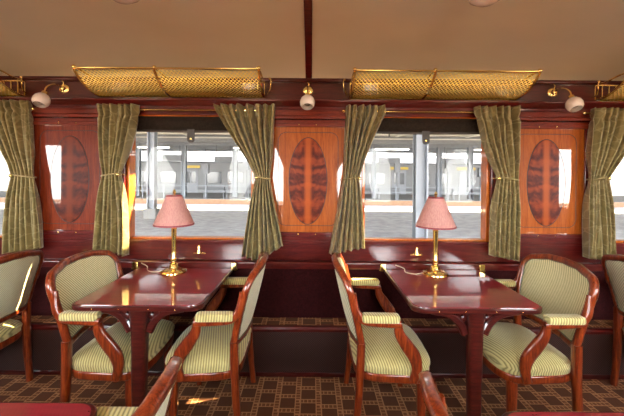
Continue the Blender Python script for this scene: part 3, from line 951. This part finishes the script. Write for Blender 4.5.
for px, Y, w, lb_ in ((155, 27.5, 2.6, 'long strip light under far canopy, left window'), (206, 31, 3, 'strip light under far canopy, middle of left window'), (391, 27.5, 2.8, 'long strip light under far canopy, right window'), (446, 31, 4, 'strip light under far canopy, behind right lamp'), (488, 27.5, 2.6, 'strip light under far canopy, right side of right window'), (246, 27.5, 2.0, 'strip light under far canopy, right of left window')):
    r = thing('strip_light', lb_, 'strip light', (PX(px, Y), Y - .3, 3.62 if Y < 28 else 3.22), 0, 'strip lights under the far canopy')
    MB().box(-w / 2, w / 2, -.12, .12, 0, .1).build('housing', M['canopy'], r, smooth=False)
    MB().box(-w / 2 + .05, w / 2 - .05, -.08, .08, -.07, 0).build('tube', M['tube'], r, smooth=False)
    MB().box(-.03, .03, .17, .23, .05, 3.8 - r.location.z).box(-.03, .03, 0, .23, .05, .10).build('hanger', M['darksteel'], r, smooth=False)
# clutter along the far platform
def bench(px, Y, label):
    r = thing('station_bench', label, 'bench', (PX(px, Y), Y, -.4), 0, 'benches on the far platform')
    for z in (.42, .60, .78): MB().box(-.9, .9, -.05 if z > .5 else -.35, .0, z, z + .10).build('slat', M['darksteel'], r, smooth=False)
    for x in (-.75, .75): MB().box(x - .04, x + .04, -.3, 0, 0, .85).build('leg', M['darksteel'], r, smooth=False)
bench(215, 26.2, 'dark bench on far platform right of left lamp'); bench(388, 26.2, 'dark bench on far platform left of right lamp'); bench(462, 26.2, 'dark bench on far platform right of right lamp')
def board(px, Y, w, h, z, label, m='darksteel'):
    r = thing('hanging_board', label, 'board', (PX(px, Y), Y + .35, z), 0, 'blank boards hanging under the canopy')
    MB().box(-w / 2, w / 2, -.08, .08, 0, h).build('panel', M[m], r, smooth=False)
    for x in (-w * .4, w * .4): MB().box(x - .02, x + .02, -.02, .02, h, 3.8 - z).build('hanger', M['darksteel'], r, smooth=False)
board(170, 27, 1.6, .5, 2.5, 'blank dark board hanging over far platform, near left lamp')
board(222, 27, 1.4, .5, 2.4, 'blank dark board hanging over far platform, right of left lamp')
board(390, 27, 1.8, .45, 2.45, 'blank dark board hanging over far platform, left of right lamp')
board(455, 27, 1.8, .45, 2.45, 'blank dark board hanging over far platform, right of right lamp')
def post(px, Y, h, label):
    r = thing('signal_post', label, 'post', (PX(px, Y), Y, -.4), 0, 'thin posts on the far platform')
    MB().box(-.07, .07, -.07, .07, 0, h).build('shaft', M['darksteel'], r, smooth=False)
    MB().box(-.22, .22, -.14, .14, h - .7, h).build('head', M['darksteel'], r, smooth=False)
for px, h, lb_ in ((206, 2.6, 'thin dark signal post right of left lamp'), (246, 2.9, 'thin dark signal post at right of left window'), (397, 2.8, 'thin dark signal post in left part of right window'), (448, 3.1, 'thin dark signal post just right of right lamp'), (481, 2.5, 'thin dark signal post at right end of right window')):
    post(px, 25.7, h, lb_)
fn_ = thing('railing', 'low dark railing running along the far platform', 'railing', (0, 25.4, -.4))
for z in (.55, .95): MB().box(-30, 30, -.02, .02, z, z + .05).build('rail', M['steel'], fn_, smooth=False)
for k in range(-12, 13): MB().box(k * 1.6 - .025, k * 1.6 + .025, -.025, .025, 0, 1.0).build('upright', M['steel'], fn_, smooth=False)
pp = thing('ceiling_pipes', 'two long dark pipes under the near canopy', 'pipes', (0, 0, 3.3))
for y in (15.2, 17.3):
    MB().sweep([(-40, y, .12), (40, y, .12)], .10, n=8).build('pipe', M['darksteel'], pp)
    for k in range(-8, 9): MB().box(k * 4 - .03, k * 4 + .03, y - .03, y + .03, .1, .3).build('clip', M['darksteel'], pp, smooth=False)
sbox('outside_station_hall', M['concrete'], -80, 80, 48, 49, -1.3, 7, 'pale station hall wall far behind', 'building')

# ------------------------------------------------------------------ light
w = bpy.data.worlds.new('sky'); S.world = w; w.use_nodes = True
nt = w.node_tree; bg = nt.nodes['Background']
tc = nt.nodes.new('ShaderNodeTexCoord'); sx = nt.nodes.new('ShaderNodeSeparateXYZ'); rp = nt.nodes.new('ShaderNodeValToRGB')
nt.links.new(tc.outputs['Generated'], sx.inputs[0]); nt.links.new(sx.outputs[2], rp.inputs[0])
rp.color_ramp.elements[0].color = (1, .96, .90, 1); rp.color_ramp.elements[1].color = (.62, .78, 1, 1)
nt.links.new(rp.outputs[0], bg.inputs[0]); 
gr = nt.nodes.new('ShaderNodeMapRange'); gr.inputs[1].default_value = .25; gr.inputs[2].default_value = -.35
gr.inputs[3].default_value = 2.0; gr.inputs[4].default_value = 12.0       # bright open sky on the far side of the train
nt.links.new(sx.outputs[1], gr.inputs[0]); nt.links.new(gr.outputs[0], bg.inputs[1])

sun = bpy.data.lights.new('sun', 'SUN'); sun.energy = 60; sun.angle = .009; sun.color = (1, .80, .42)
so = bpy.data.objects.new('sun', sun); COL.objects.link(so)
so.rotation_euler = Vector((-1.4, -.40, -1.1)).to_track_quat('-Z', 'Y').to_euler()

# portals at the opposite windows
for i, xc in enumerate(BAYS):
    l = bpy.data.lights.new('window_portal', 'AREA'); l.shape = 'RECTANGLE'; l.size = 1.0; l.size_y = 1.0
    l.cycles.is_portal = True
    lo = bpy.data.objects.new('window_portal', l); COL.objects.link(lo)
    lo.location = (xc, -.50, 1.44); lo.rotation_euler = (PI / 2, 0, PI)   # faces +Y

cam = bpy.data.cameras.new('camera'); co = bpy.data.objects.new('camera', cam); COL.objects.link(co)
cam.sensor_width = 36; cam.sensor_fit = 'HORIZONTAL'; cam.lens = 36 * F / 624
cam.shift_y = -(208 - YH) / 624
co.location = (CX, 0, HC)
co.rotation_euler = (Matrix.Rotation(PI / 2, 4, 'X') @ Matrix.Rotation(math.radians(.45), 4, 'Z')).to_euler()
cam.clip_start = .02; cam.clip_end = 300
S.camera = co

vs = S.view_settings
vs.view_transform = 'Standard'; vs.look = 'None'; vs.gamma = 1; vs.use_curve_mapping = False
vs.exposure = 1.25
S.cycles.max_bounces = 10; S.cycles.diffuse_bounces = 5; S.cycles.transparent_max_bounces = 16
S.cycles.caustics_reflective = False
